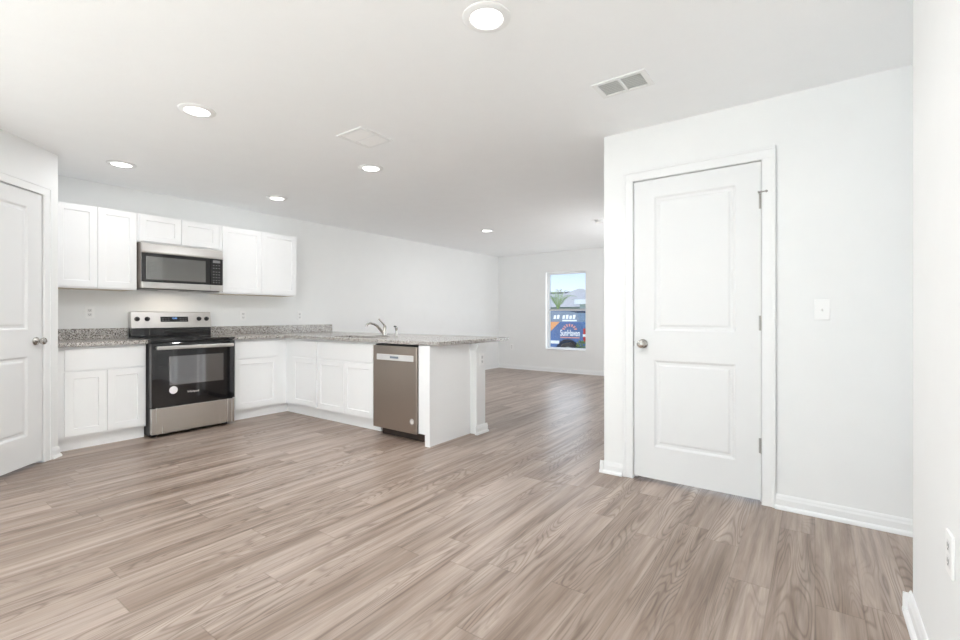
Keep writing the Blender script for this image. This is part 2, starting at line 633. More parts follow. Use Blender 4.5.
def baseboard(bm, p0, p1):
    """moulding along p0-p1, standing out to the right of that direction"""
    p0, p1 = Vector((*p0, 0)), Vector((*p1, 0))
    a = (p1 - p0).normalized()
    n = Vector((a.y, -a.x, 0))
    A = [bm.verts.new(p0 + n * t + Vector((0, 0, z))) for t, z in BPROF]
    B = [bm.verts.new(p1 + n * t + Vector((0, 0, z))) for t, z in BPROF]
    k = len(A)
    for i in range(k):
        j = (i + 1) % k
        bm.faces.new((A[i], A[j], B[j], B[i]))
    bm.faces.new(A)
    bm.faces.new(B[::-1])


def baseboard_obj(name, *runs):
    bm = bmesh.new()
    for r in runs:
        baseboard(bm, *r)
    return struct(make(name, bm, M['trim']))


baseboard_obj('baseboard_kitchen', ((3.70, YK), (XF, YK)))
baseboard_obj('baseboard_far', ((XF, YK - BT), (XF, YD + BT)))
baseboard_obj('baseboard_closet', ((XD, YD + 0.028), (XD, 1.104)), ((XD, 0.192), (XD, -2.5)),
              ((XD + 1.5, YD), (XD - 0.028, YD)))
baseboard_obj('baseboard_right', ((XR + 0.028, YR), (XB, YR)), ((XR, -2.5), (XR, YR + 0.028)))
pd = (PB - PA).normalized()
pn = Vector((pd.y, -pd.x))
q0 = PA + pd * (PO1 + 0.071)
baseboard_obj('baseboard_pantry', (tuple(q0), tuple(PB + pd * 0.006)), (tuple(PB), (PB.x, PB.y + 0.12)))
baseboard_obj('baseboard_dining', ((XB, YP), tuple(PA)))


# doors ---------------------------------------------------------------------
def casing(name, w, zt, loc, rz):
    """flat stepped casing around an opening of width w (local x from 0), on the plane y = 0 facing -y"""
    bm = bmesh.new()
    cw, rv = 0.066, 0.006
    for t0, ins0, ins1 in ((0.012, 0.0, 0.0), (0.017, 0.0, cw - 0.022)):
        # inner board, then raised outer band
        i0 = -rv if t0 == 0.012 else -(rv + cw - 0.018)
        o0 = -(rv + cw)
        xa, xb = i0, w - i0
        xo, xp = o0, w - o0
        za, zo = zt - i0, zt - o0
        box(bm, xo, xa, -t0, 0, 0, za)
        box(bm, xb, xp, -t0, 0, 0, za)
        box(bm, xo, xp, -t0, 0, za, zo)
    # jamb lining
    box(bm, -rv, -0.0005 + 0.0, -0.012, 0.11, 0, zt)
    box(bm, w, w + rv, -0.012, 0.11, 0, zt)
    box(bm, -rv, w + rv, -0.012, 0.11, zt, zt + rv)
    # door stop behind the leaf
    box(bm, -0.001, 0.012, 0.045, 0.075, 0, zt)
    box(bm, w - 0.012, w + 0.001, 0.045, 0.075, 0, zt)
    box(bm, 0, w, 0.045, 0.075, zt - 0.012, zt + 0.001)
    return struct(make(name, bm, M['trim'], loc=loc, rot=(0, 0, rz), bevel=0.002))


def knob_part(parent, x, z, y, strike=None):
    bm = bmesh.new()
    lathe(bm, (x, y, z), (0, -1, 0), [(0.0, 0.0), (0.031, 0.0), (0.032, 0.004), (0.028, 0.009), (0.015, 0.013), (0.0105, 0.018),
                                      (0.0105, 0.030), (0.016, 0.035), (0.0245, 0.042), (0.0275, 0.052), (0.0255, 0.061),
                                      (0.017, 0.067), (0.0, 0.069)], 28)
    return make('door_knob', bm, M['nickel'], parent, smooth=True)


def door(name, w, z1, loc, rz, knob_x, hinge_x=None):
    """two-panel moulded door leaf: local x 0..w, front on y = 0 facing -y"""
    z0 = 0.022
    th = 0.035
    rails = [(0.24, 0.835), (1.035, 1.955)]
    st = 0.135
    bm = bmesh.new()
    xs = [0, st, w - st, w]
    zs = [z0, rails[0][0], rails[0][1], rails[1][0], rails[1][1], z1]
    for i in range(3):
        for k in range(5):
            if i == 1 and k in (1, 3):
                panel_face(bm, xs[1], xs[2], zs[k], zs[k + 1], 0,
                           [(0, 0), (0.006, 0.003), (0.014, 0.010), (0.030, 0.010), (0.040, 0.004), (0.052, 0.003)])
            else:
                quad(bm, (xs[i], 0, zs[k]), (xs[i + 1], 0, zs[k]), (xs[i + 1], 0, zs[k + 1]), (xs[i], 0, zs[k + 1]))
    bmesh.ops.remove_doubles(bm, verts=bm.verts, dist=1e-5)
    # sides and back
    quad(bm, (0, 0, z0), (0, 0, z1), (0, th, z1), (0, th, z0))
    quad(bm, (w, 0, z0), (w, th, z0), (w, th, z1), (w, 0, z1))
    quad(bm, (0, 0, z1), (w, 0, z1), (w, th, z1), (0, th, z1))
    quad(bm, (0, 0, z0), (0, th, z0), (w, th, z0), (w, 0, z0))
    quad(bm, (0, th, z0), (0, th, z1), (w, th, z1), (w, th, z0))
    me_o = make(name, bm, M['door'], loc=loc, rot=(0, 0, rz))
    struct(me_o)
    k = knob_part(me_o, knob_x, 0.945, 0)
    k['label'] = 'satin nickel round door knob'
    return me_o


def hinge(parent, x, z):
    bm = bmesh.new()
    for k in range(5):
        cyl(bm, (x, -0.007, z - 0.045 + k * 0.018), (0, 0, 1), 0.0080, 0.017, 12)
    cyl(bm, (x, -0.007, z - 0.049), (0, 0, 1), 0.0045, 0.099, 10)
    box(bm, x - 0.017, x + 0.004, -0.0015, 0.001, z - 0.045, z + 0.045)
    return make('hinge', bm, M['hinge'], parent, smooth=True)


# closet door: hinged on the right; local x runs along -y, front faces -x
RZ_X = -PI / 2
d1 = door('door_1', 0.762, 2.072, (XD + 0.004, 1.026, 0), RZ_X, 0.062)
casing('trim_1', 0.770, 2.078, (XD, 1.030, 0), RZ_X)
for z in (1.832, 1.094, 0.352):
    hinge(d1, 0.768, z)
bm = bmesh.new()
cyl(bm, (0.750, -0.020, 1.884), (1, 0, 0), 0.004, 0.046, 10)
cyl(bm, (0.752, -0.006, 1.884), (0, -1, 0), 0.006, 0.018, 10)
cyl(bm, (0.792, -0.006, 1.884), (0, -1, 0), 0.007, 0.018, 10)
cyl(bm, (0.768, -0.007, 1.876), (0, 0, 1), 0.009, 0.016, 12)
make('hinge_pin_stop', bm, M['hinge'], d1, smooth=True)
bm = bmesh.new()
box(bm, 0.0, 0.0015, 0.004, 0.026, 0.915, 0.975)
box(bm, -0.0035, 0.001, -0.0005, 0.020, 0.928, 0.962)
make('latch_plate', bm, M['nickel'], d1)

# pantry door on the diagonal wall
ang = math.atan2(pd.y, pd.x)
o2 = PA + pd * (PO0 + 0.004) - pn * 0.004
d2 = door('door_2', 0.742, 2.072, (o2.x, o2.y, 0), ang, 0.742 - 0.060)
t2 = PA + pd * PO0
casing('trim_2', 0.750, 2.078, (t2.x, t2.y, 0), ang)
bm = bmesh.new()
box(bm, 0.7405, 0.742, 0.004, 0.026, 0.915, 0.975)
box(bm, 0.741, 0.7455, -0.0005, 0.020, 0.928, 0.962)
make('latch_plate', bm, M['nickel'], d2)

# unseen patio door, dining and living side window frames, added to let daylight in
def frame(name, x0, x1, z0, z1, loc, rz, mull, sill=True):
    bm = bmesh.new()
    fw = 0.05
    box(bm, x0, x0 + fw, 0.02, 0.09, z0, z1)
    box(bm, x1 - fw, x1, 0.02, 0.09, z0, z1)
    box(bm, x0 + fw, x1 - fw, 0.02, 0.09, z1 - fw, z1)
    box(bm, x0 + fw, x1 - fw, 0.02, 0.09, z0, z0 + fw)
    for mx in mull:
        box(bm, mx - 0.035, mx + 0.035, 0.03, 0.08, z0 + fw, z1 - fw)
    return struct(make(name, bm, M['vinyl'], loc=loc, rot=(0, 0, rz)))


frame('added_patio_door', 0.0, 2.9, 0.0, 2.06, (XB, 0.10, 0), PI / 2, [1.45])
frame('added_dining_window', 0.0, 1.6, 0.65, 2.05, (XB + 1.2, YP, 0), 0, [0.8])
frame('added_side_window', 0.0, 1.7, 0.60, 2.05, (6.6 + 0.85, YD, 0), PI, [0.85])

# living-room window ----------------------------------------------------------
bm = bmesh.new()
fw = 0.042
fx0, fx1 = XF + 0.085, XF + 0.138
zm = 1.262
box(bm, fx0, fx1, WY0, WY0 + fw, WZ0, WZ1)
box(bm, fx0, fx1, WY1 - fw, WY1, WZ0, WZ1)
box(bm, fx0, fx1, WY0 + fw, WY1 - fw, WZ1 - fw, WZ1)
box(bm, fx0, fx1, WY0 + fw, WY1 - fw, WZ0, WZ0 + fw)
win = struct(make('window_1', bm, M['vinyl'], bevel=0.003))
bx('meeting_rail', M['rail'], (fx0 + 0.008, fx1 - 0.008, WY0 + fw, WY1 - fw, zm - 0.022, zm + 0.022), win)
for za, zb, dx in ((zm + 0.022, WZ1 - fw, 0.034), (WZ0 + fw, zm - 0.022, 0.018)):
    bx('pane', M['glass'], (fx0 + dx, fx0 + dx + 0.004, WY0 + fw, WY1 - fw, za, zb), win)
bx('stool', M['trim'], (XF - 0.02, fx0, WY0 - 0.0, WY1 + 0.0, WZ0 - 0.001, WZ0 + 0.016), win, bevel=0.003)


# ------------------------------------------------------------------ cabinets
def shaker(name, x0, x1, z0, z1, parent, y=0.0, th=0.019):
    bm = bmesh.new()
    panel_face(bm, x0, x1, z0, z1, y - th, [(0, 0), (0.058, 0), (0.0605, 0.008)])
    y0, y1 = y - th, y
    quad(bm, (x0, y0, z0), (x0, y0, z1), (x0, y1, z1), (x0, y1, z0))
    quad(bm, (x1, y0, z0), (x1, y1, z0), (x1, y1, z1), (x1, y0, z1))
    quad(bm, (x0, y0, z1), (x1, y0, z1), (x1, y1, z1), (x0, y1, z1))
    quad(bm, (x0, y0, z0), (x0, y1, z0), (x1, y1, z0), (x1, y0, z0))
    quad(bm, (x0, y1, z0), (x0, y1, z1), (x1, y1, z1), (x1, y1, z0))
    return make(name, bm, M['cab'], parent, bevel=0.0015)


def base_cabinet(label, w, loc, rz, drawers, doors, depth=0.585, filler=0.0, toe=None, hollow=False, group='base cabinets'):
    """face frame on local y = 0; drawers/doors = lists of (x0, x1)"""
    t = thing('base_cabinet', label, 'cabinet', loc, rz, group)
    bm = bmesh.new()
    if hollow:                                   # open box under the sink
        box(bm, 0, 0.018, 0.0, depth, 0.108, 0.874)
        box(bm, w - 0.018, w, 0.0, depth, 0.108, 0.874)
        box(bm, 0.018, w - 0.018, 0.0, 0.018, 0.108, 0.874)
        box(bm, 0.018, w - 0.018, depth - 0.012, depth, 0.108, 0.874)
        box(bm, 0.018, w - 0.018, 0.018, depth - 0.012, 0.108, 0.126)
    else:
        box(bm, 0, w, 0.0, depth, 0.108, 0.874)
    make('carcass', bm, M['cab'], t)
    bx('toe_kick', M['cab'], (*(toe or (0, w)), 0.045, depth - 0.02, 0.0, 0.108), t)
    if filler:
        bx('filler', M['cab'], (w, w + filler, 0.0, 0.019, 0.108, 0.874), t)
    for a, b in drawers:
        bx('drawer_front', M['cab'], (a, b, -0.019, 0.0, 0.678, 0.858), t, bevel=0.002)
    for a, b in doors:
        shaker('door', a, b, 0.128, 0.664, t)
    return t


YF, XFc = 5.058, 3.048         # face-frame planes of the two base runs
base_cabinet('white base cabinet left of the range, one drawer above two doors', 0.633, (1.005, YF, 0), 0,
             [(0.054, 0.622)], [(0.054, 0.336), (0.340, 0.622)])
base_cabinet('white base cabinet right of the range, single drawer above one wide door', 0.56, (2.408, YF, 0), 0,
             [(0.040, 0.530)], [(0.040, 0.530)], filler=0.080, toe=(0, 0.684))
base_cabinet('narrow white cabinet at the inside corner of the peninsula, drawer over one door', 0.631, (XFc, 5.058, 0), RZ_X,
             [(0.161, 0.619)], [(0.161, 0.619)], depth=0.47, toe=(-0.044, 0.631))
base_cabinet('white sink cabinet beside the dishwasher, wide false drawer over two doors', 0.967, (XFc, 4.425, 0), RZ_X,
             [(0.012, 0.920)], [(0.012, 0.464), (0.468, 0.920)], depth=0.47, hollow=True)

# end panel with its front stile and the filler beside the dishwasher
t = thing('cabinet_end_panel', 'white end panel closing the peninsula to the right of the dishwasher', 'panel', (2.955, 2.69, 0), 0)
bx('side_panel', M['cab'], (0.02, 0.592, 0.010, 0.045, 0, 0.875), t)
bx('front_stile', M['cab'], (0.0, 0.020, 0.0, 0.056, 0, 0.875), t, bevel=0.002)
bx('filler', M['cab'], (0.048, 0.066, 0.045, 0.176, 0.085, 0.874), t)

# half wall behind the peninsula
bm = bmesh.new()
box(bm, 3.548, 3.692, 2.625, YK, 0, 0.875)
struct(make('wall_peninsula', bm, M['trim']))
baseboard_obj('baseboard_peninsula', ((3.524, 2.625), (3.692 + 0.028, 2.625)), ((3.692, 2.625), (3.692, YK)))
bm = bmesh.new()
for (d, z0, z1) in ((0.006, 0.800, 0.826), (0.012, 0.826, 0.842), (0.022, 0.842, 0.858), (0.030, 0.858, 0.875)):
    box(bm, 3.548 - 0.002, 3.692 + d, 2.625 - d, 2.75, z0, z1)
struct(make('trim_3', bm, M['trim'], bevel=0.003))


def wall_cabinet(label, w, z0, z1, loc, doors, depth=0.308):
    t = thing('wall_cabinet', label, 'cabinet', loc, 0, 'wall cabinets')
    h = z1 - z0
    bm = bmesh.new()
    box(bm, 0, w, 0, depth, 0.0, h)
    make('carcass', bm, M['cab'], t)
    bx('underside', M['cab_in'], (0.018, w - 0.018, 0.018, depth - 0.004, -0.0015, 0.002), t)
    for a, b in doors:
        shaker('door', a, b, 0.012, h - 0.004, t)
    return t


YU = 5.339
wall_cabinet('white two-door wall cabinet beside the pantry corner, left of the microwave', 0.650, 1.388, 2.142, (1.003, YU, 1.388),
             [(0.048, 0.343), (0.347, 0.644)])
wall_cabinet('short white two-door wall cabinet directly above the microwave', 0.765, 1.862, 2.142, (1.655, YU, 1.862),
             [(0.014, 0.381), (0.385, 0.752)])
wall_cabinet('wide white two-door wall cabinet at the right end, right of the microwave', 0.930, 1.388, 2.142, (2.422, YU, 1.388),
             [(0.028, 0.474), (0.478, 0.924)])

# countertops, backsplashes ----------------------------------------------------
CZ0, CZ1 = 0.879, 0.914
bm = bmesh.new()
grid_slab(bm, [1.002, 1.638], [5.0, YK - 0.001], lambda x, y: True, CZ0, CZ1)
tag(make('countertop', bm, M['granite'], bevel=0.003), 'short speckled granite countertop on the cabinet left of the range',
    'countertop', 'granite countertops')
SX0, SX1, SY0, SY1 = 3.075, 3.405, 3.58, 4.30
bm = bmesh.new()
grid_slab(bm, [2.406, 2.985, SX0, SX1, 4.11], [2.612, SY0, SY1, 5.0, YK - 0.001],
          lambda x, y: (x > 2.985 or y > 5.0) and not (SX0 < x < SX1 and SY0 < y < SY1), CZ0, CZ1)
tag(make('countertop', bm, M['granite'], bevel=0.003), 'long L-shaped speckled granite countertop of the peninsula holding the sink',
    'countertop', 'granite countertops')
tag(bx('backsplash', M['granite'], (1.003, 1.668, YK - 0.022, YK - 0.001, CZ1, 1.016), bevel=0.002),
    'short granite backsplash strip on the wall left of the range', 'backsplash', 'granite backsplash strips')
tag(bx('backsplash', M['granite'], (2.434, 4.11, YK - 0.022, YK - 0.001, CZ1, 1.016), bevel=0.002),
    'long granite backsplash strip on the wall right of the range', 'backsplash', 'granite backsplash strips')

# sink --------------------------------------------------------------------------
t = thing('kitchen_sink', 'undermount stainless steel sink set into the granite peninsula top', 'sink',
          ((SX0 + SX1) / 2, (SY0 + SY1) / 2, CZ0 - 0.19))
bm = bmesh.new()
hx, hy, dz = (SX1 - SX0) / 2 - 0.004, (SY1 - SY0) / 2 - 0.004, 0.186
loops = []
for ins, z in ((-0.02, dz), (0.0, dz), (0.008, 0.03), (0.03, 0.006), (0.05, 0.0)):
    loops.append([bm.verts.new((sx * (hx - ins), sy * (hy - ins), z)) for sx, sy in ((-1, -1), (1, -1), (1, 1), (-1, 1))])
for A, B in zip(loops, loops[1:]):
    for i in range(4):
        j = (i + 1) % 4
        bm.faces.new((A[i], A[j], B[j], B[i]))
bm.faces.new(loops[-1])
o = make('basin', bm, M['basin'], t)
sm = o.modifiers.new('solid', 'SOLIDIFY')
sm.thickness = 0.002
sm.offset = 1
bm = bmesh.new()
lathe(bm, (0, 0, 0.001), (0, 0, 1), [(0.0, 0.001), (0.028, 0.001), (0.034, 0.004), (0.044, 0.005), (0.046, 0.0)], 24)
make('drain', bm, M['chrome'], t, smooth=True)

# faucet: plate along y, spout over the basin (towards -x), lever on top
t = thing('faucet', 'chrome single-lever kitchen faucet standing behind the sink', 'faucet', (3.475, 3.855, CZ1))
bm = bmesh.new()
lathe(bm, (0, 0, 0), (0, 0, 1), [(0, 0), (0.026, 0), (0.026, 0.007), (0.022, 0.011), (0, 0.011)], 24)
for v in bm.verts:
    v.co.y *= 4.6
make('base_plate', bm, M['chrome'], t, smooth=True)
bm = bmesh.new()
lathe(bm, (0, -0.03, 0.009), (0, 0, 1), [(0, 0), (0.024, 0), (0.023, 0.05), (0.021, 0.062), (0.021, 0.095), (0.014, 0.108), (0, 0.112)], 24)
make('body', bm, M['chrome'], t, smooth=True)
bm = bmesh.new()
tube(bm, [(0.0, -0.01, 0.03), (-0.03, 0.0, 0.065), (-0.075, 0.01, 0.115), (-0.115, 0.018, 0.136), (-0.155, 0.025, 0.145), (-0.19, 0.03, 0.138),
          (-0.205, 0.033, 0.120), (-0.207, 0.034, 0.108)], [0.016, 0.0155, 0.014, 0.013, 0.012, 0.0115, 0.0115, 0.0125], 14)
make('spout', bm, M['chrome'], t, smooth=True)
bm = bmesh.new()
tube(bm, [(0.0, -0.03, 0.105), (-0.010, -0.026, 0.130), (-0.036, -0.018, 0.158), (-0.062, -0.008, 0.188), (-0.067, -0.006, 0.194)],
     [0.014, 0.011, 0.0085, 0.0085, 0.006], 12)
make('lever', bm, M['chrome'], t, smooth=True)
t = thing('side_sprayer', 'slim chrome and black side sprayer standing right of the faucet', 'sprayer', (3.475, 3.645, CZ1))
bm = bmesh.new()
lathe(bm, (0, 0, 0), (0, 0, 1), [(0, 0), (0.022, 0), (0.022, 0.006), (0.014, 0.012), (0.013, 0.03), (0.0, 0.032)], 20)
make('collar', bm, M['chrome'], t, smooth=True)
bm = bmesh.new()
lathe(bm, (0, 0, 0.028), (0, 0, 1), [(0, 0), (0.012, 0), (0.011, 0.03), (0.010, 0.042), (0.015, 0.055), (0.015, 0.072), (0.006, 0.082), (0, 0.083)], 20)
make('spray_head', bm, M['chrome'], t, smooth=True)
bm = bmesh.new()
tube(bm, [(0.0, 0, 0.098), (-0.012, 0, 0.108), (-0.03, 0.004, 0.112)], [0.011, 0.010, 0.008], 10)
make('nozzle', bm, M['black'], t, smooth=True)


# ------------------------------------------------------------------ range
t = thing('electric_range', 'stainless steel electric range with a black glass oven door under the microwave', 'stove', (1.640, 4.960, 0))
W = 0.760
bx('body', M['black'], (0.004, W - 0.004, 0.03, 0.65, 0.022, 0.895), t)
for x in (0.04, W - 0.08):
    for y in (0.07, 0.58):
        bx('foot', M['black'], (x, x + 0.04, y, y + 0.04, 0.0, 0.024), t)
ct = bx('cooktop', M['blackglass'], (0.0, W, -0.012, 0.600, 0.893, 0.917), t, bevel=0.004)
for x, y, r in ((0.19, 0.16, 0.105), (0.56, 0.16, 0.085), (0.19, 0.44, 0.085), (0.56, 0.44, 0.105)):
    bm = bmesh.new()
    for rr in (r, r * 0.62):
        lathe(bm, (x, y, 0.9171), (0, 0, 1), [(rr, 0), (rr, 0.0004), (rr - 0.004, 0.0004), (rr - 0.004, 0)], 48)
    make('burner_ring', bm, M['burner'], ct)
od = bx('oven_door', M['blackglass'], (0.004, W - 0.004, -0.022, 0.030, 0.283, 0.884), t, bevel=0.005)
bm = bmesh.new()
panel_face(bm, 0.150, 0.640, 0.478, 0.755, -0.0235, [(0, 0.0013), (0.002, 0), (0.006, 0)])
make('oven_window', bm, M['ovenwin'], od)
bm = bmesh.new()
hw = [(0.030, -0.058, 0.838), (0.045, -0.068, 0.838), (W / 2, -0.071, 0.838), (W - 0.045, -0.068, 0.838), (W - 0.030, -0.058, 0.838)]
box(bm, 0.034, W - 0.034, -0.070, -0.050, 0.822, 0.856)
for x in (0.036, W - 0.062):
    box(bm, x, x + 0.026, -0.055, -0.020, 0.826, 0.852)
make('oven_handle', bm, M['steel_h'], od, bevel=0.006, seg=3)
bm = bmesh.new()
cyl(bm, (0.183, -0.0222, 0.432), (0, -1, 0), 0.036, 0.0012, 32)
s = make('round_sticker', bm, M['sticker'], od)
text_mesh('brand_lettering', 'Whirlpool', 0.026, M['badge'], od, (0.355, -0.0225, 0.400), (PI / 2, 0, 0), 0.105)
dr = bx('drawer', M['steel'], (0.006, W - 0.006, -0.020, 0.032, 0.034, 0.276), t, bevel=0.004)
# console: slanted steel face over a black riser
bm = bmesh.new()
for x0, x1 in ((0.034, W + 0.026),):
    prof = [(0.590, 0.918), (0.590, 1.014), (0.664, 1.014), (0.664, 0.918)]
    A = [bm.verts.new((x0, y, z)) for y, z in prof]
    B = [bm.verts.new((x1, y, z)) for y, z in prof]
    for i in range(4):
        bm.faces.new((A[i], A[(i + 1) % 4], B[(i + 1) % 4], B[i]))
    bm.faces.new(A[::-1])
    bm.faces.new(B)
make('console_riser', bm, M['blackglass'], t, bevel=0.003)
bm = bmesh.new()
prof = [(0.580, 1.012), (0.606, 1.176), (0.614, 1.182), (0.672, 1.182), (0.672, 1.012)]
A = [bm.verts.new((0.032, y, z)) for y, z in prof]
B = [bm.verts.new((W + 0.028, y, z)) for y, z in prof]
for i in range(5):
    bm.faces.new((A[i], A[(i + 1) % 5], B[(i + 1) % 5], B[i]))
bm.faces.new(A[::-1])
bm.faces.new(B)
con = make('control_console', bm, M['steel_h'], t, bevel=0.003)
nrm = Vector((0, -0.164, 0.026)).normalized()
cy = lambda z: 0.580 + (z - 1.012) * 0.026 / 0.160
for x in (0.083, 0.171, 0.662, 0.740):
    bm = bmesh.new()
    c = Vector((x, cy(1.106), 1.106))
    lathe(bm, c, nrm, [(0, 0), (0.024, 0), (0.0235, 0.006), (0.0195, 0.008), (0.018, 0.024), (0.016, 0.027), (0, 0.027)], 24)
    k = make('knob', bm, M['black'], con, smooth=True)
    bm = bmesh.new()
    p = c + nrm * 0.0275
    box(bm, p.x - 0.0012, p.x + 0.0012, p.y - 0.0005, p.y + 0.0005, p.z + 0.002, p.z + 0.015)
    make('pointer', bm, M['legend'], k)
tilt = math.atan2(0.026, 0.164)
bm = bmesh.new()
box(bm, 0.290, 0.552, -0.0015, 0.002, -0.028, 0.028)
dp = make('display_panel', bm, M['blackglass'], con, loc=(0, cy(1.102), 1.102), rot=(-tilt, 0, 0))
text_mesh('clock_digits', '12:00', 0.022, M['display'], dp, (0.421, -0.0018, 0.010), (PI / 2, 0, 0), 0.042, 0.0003)
for x in (0.312, 0.338, 0.364, 0.478, 0.504, 0.530):
    for z in (-0.014, 0.004):
        bx('touch_key', M['legend'], (x - 0.008, x + 0.008, -0.0019, -0.0012, z - 0.0018, z + 0.0018), dp)

# ------------------------------------------------------------------ microwave
t = thing('microwave_oven', 'stainless steel over-the-range microwave hung under the short cabinet', 'microwave', (1.664, 5.245, 1.408))
W = 0.752
bx('body', M['steel_side'], (0.0, W, 0.026, 0.400, 0.0, 0.444), t)
bm = bmesh.new()
prof = [(0.0, 0.346), (-0.004, 0.360), (0.008, 0.436), (0.020, 0.444), (0.030, 0.444), (0.030, 0.346)]
A = [bm.verts.new((0.0, y, z)) for y, z in prof]
B = [bm.verts.new((W, y, z)) for y, z in prof]
for i in range(6):
    bm.faces.new((A[i], A[(i + 1) % 6], B[(i + 1) % 6], B[i]))
bm.faces.new(A[::-1])
bm.faces.new(B)
make('top_grille', bm, M['steel_h'], t)
md = bx('door', M['blackglass'], (0.0, 0.622, -0.002, 0.028, 0.064, 0.345), t, bevel=0.003)
bm = bmesh.new()
panel_face(bm, 0.036, 0.575, 0.086, 0.312, -0.0034, [(0, 0.0012), (0.002, 0), (0.006, 0)])
make('door_window', bm, M['mwwin'], md)
cp = bx('control_panel', M['blackglass'], (0.625, W, -0.002, 0.028, 0.064, 0.345), t, bevel=0.003)
for z in (0.275, 0.245, 0.205, 0.175, 0.145, 0.115, 0.09):
    for x in (0.657, 0.685, 0.713):
        bx('touch_key', M['legend'], (x - 0.007, x + 0.007, -0.0030, -0.0018, z - 0.0028, z + 0.0028), cp)
bm = bmesh.new()
box(bm, 0.648, 0.724, -0.0028, -0.0018, 0.302, 0.330)
make('clock_window', bm, M['slot'], cp)
bm = bmesh.new()
box(bm, 0.0, 0.622, -0.008, 0.028, 0.0, 0.062)
make('lower_rail', bm, M['steel_h'], t, bevel=0.004)
bx('vent_button', M['steel_h'], (0.625, W, -0.008, 0.028, 0.0, 0.062), t, bevel=0.004)
un = bx('underside', M['black'], (0.02, W - 0.02, 0.04, 0.38, -0.006, 0.001), t)
ll = bx('task_light', M['sticker'], (0.22, 0.40, 0.20, 0.26, -0.009, -0.005), un)
lo = lamp('microwave_task_lamp', 'AREA', 0.8, (1.664 + 0.34, 5.245 + 0.20, 1.396), (0, 0, 0), (1.0, 0.88, 0.74), 0.40, 0.10)

# ------------------------------------------------------------------ dishwasher
t = thing('dishwasher', 'stainless steel dishwasher with pocket handle built into the white peninsula', 'dishwasher', (2.988, 3.454, 0), RZ_X)
W = 0.584
bx('tub', M['black'], (0.004, W - 0.004, 0.030, 0.53, 0.11, 0.868), t)
bx('toe_panel', M['kick'], (0.060, 0.640, 0.068, 0.10, 0.002, 0.115), t)
dd = bx('door', M['steel_dw'], (0.004, W - 0.004, -0.002, 0.032, 0.076, 0.857), t, bevel=0.004)
pk = bx('pocket_handle', M['pocket'], (0.056, 0.540, -0.006, 0.002, 0.722, 0.778), dd, bevel=0.005)
bx('status_display', M['carglass'], (0.240, 0.352, -0.0072, -0.004, 0.742, 0.762), pk)
bm = bmesh.new()
cyl(bm, (0.522, -0.002, 0.185), (0, -1, 0), 0.026, 0.0015, 32)
bd = make('round_badge', bm, M['badge'], dd)
bm = bmesh.new()
lathe(bm, (0.522, -0.0037, 0.185), (0, -1, 0), [(0.022, 0), (0.022, 0.0006), (0.020, 0.0006), (0.020, 0)], 32)
make('badge_ring', bm, M['legend'], bd)


# ------------------------------------------------------------------ outlets and switches
def outlet(label, loc, rz, gang='outlet'):
    """plate on local y = 0 facing -y, centred on its origin"""
    t = thing('wall_outlet' if gang == 'outlet' else 'light_switch', label, gang if gang == 'outlet' else 'switch', loc, rz,
              'wall outlets' if gang == 'outlet' else None)
    bm = bmesh.new()
    box(bm, -0.036, 0.036, -0.0075, 0.0, -0.058, 0.058)
    make('cover_plate', bm, M['plastic'], t, bevel=0.003)
    if gang == 'outlet':
        for z in (-0.021, 0.021):
            bm = bmesh.new()
            box(bm, -0.017, 0.017, -0.0082, -0.005, z - 0.015, z + 0.015)
            s = make('socket', bm, M['shade'], t, bevel=0.004)
            bm = bmesh.new()
            box(bm, -0.0085, -0.0055, -0.0088, -0.008, z - 0.003, z + 0.008)
            box(bm, 0.0055, 0.0085, -0.0088, -0.008, z - 0.003, z + 0.008)
            cyl(bm, (0, -0.008, z - 0.008), (0, -1, 0), 0.003, 0.0008, 10)
            make('slots', bm, M['slot'], s)
    else:
        bm = bmesh.new()
        box(bm, -0.006, 0.006, -0.007, -0.005, -0.013, 0.013)
        v = [bm.verts.new(p) for p in ((-0.004, -0.006, -0.009), (0.004, -0.006, -0.009), (0.004, -0.006, 0.006), (-0.004, -0.006, 0.006),
                                       (-0.0035, -0.018, 0.006), (0.0035, -0.018, 0.006), (0.0035, -0.017, 0.011), (-0.0035, -0.017, 0.011))]
        for f in ((0, 1, 5, 4), (1, 2, 6, 5), (2, 3, 7, 6), (3, 0, 4, 7), (4, 5, 6, 7)):
            bm.faces.new([v[i] for i in f])
        make('toggle', bm, M['plastic'], t)
        for z in (-0.03, 0.03):
            bm = bmesh.new()
            cyl(bm, (0, -0.0055, z), (0, -1, 0), 0.003, 0.0015, 10)
            make('screw', bm, M['shade'], t)
    return t


outlet('white wall outlet above the short backsplash left of the range', (1.368, YK, 1.170), 0)
outlet('white wall outlet just right of the range, above the granite backsplash', (2.838, YK, 1.140), 0)
outlet('white wall outlet near the right end of the backsplash, right of the wall cabinets', (3.60, YK, 1.140), 0)
outlet('white wall outlet at the bottom right corner of photo on the near wall', (1.757, YR, 0.492), PI)
outlet('small white wall outlet low on the far wall left of the window', (XF, 5.30, 0.47), RZ_X)
outlet('white wall outlet on the narrow end of the peninsula half wall', (3.632, 2.625, 0.715), 0)
outlet('white toggle light switch on the wall right of the closet door', (XD, -0.033, 1.172), RZ_X, 'switch')


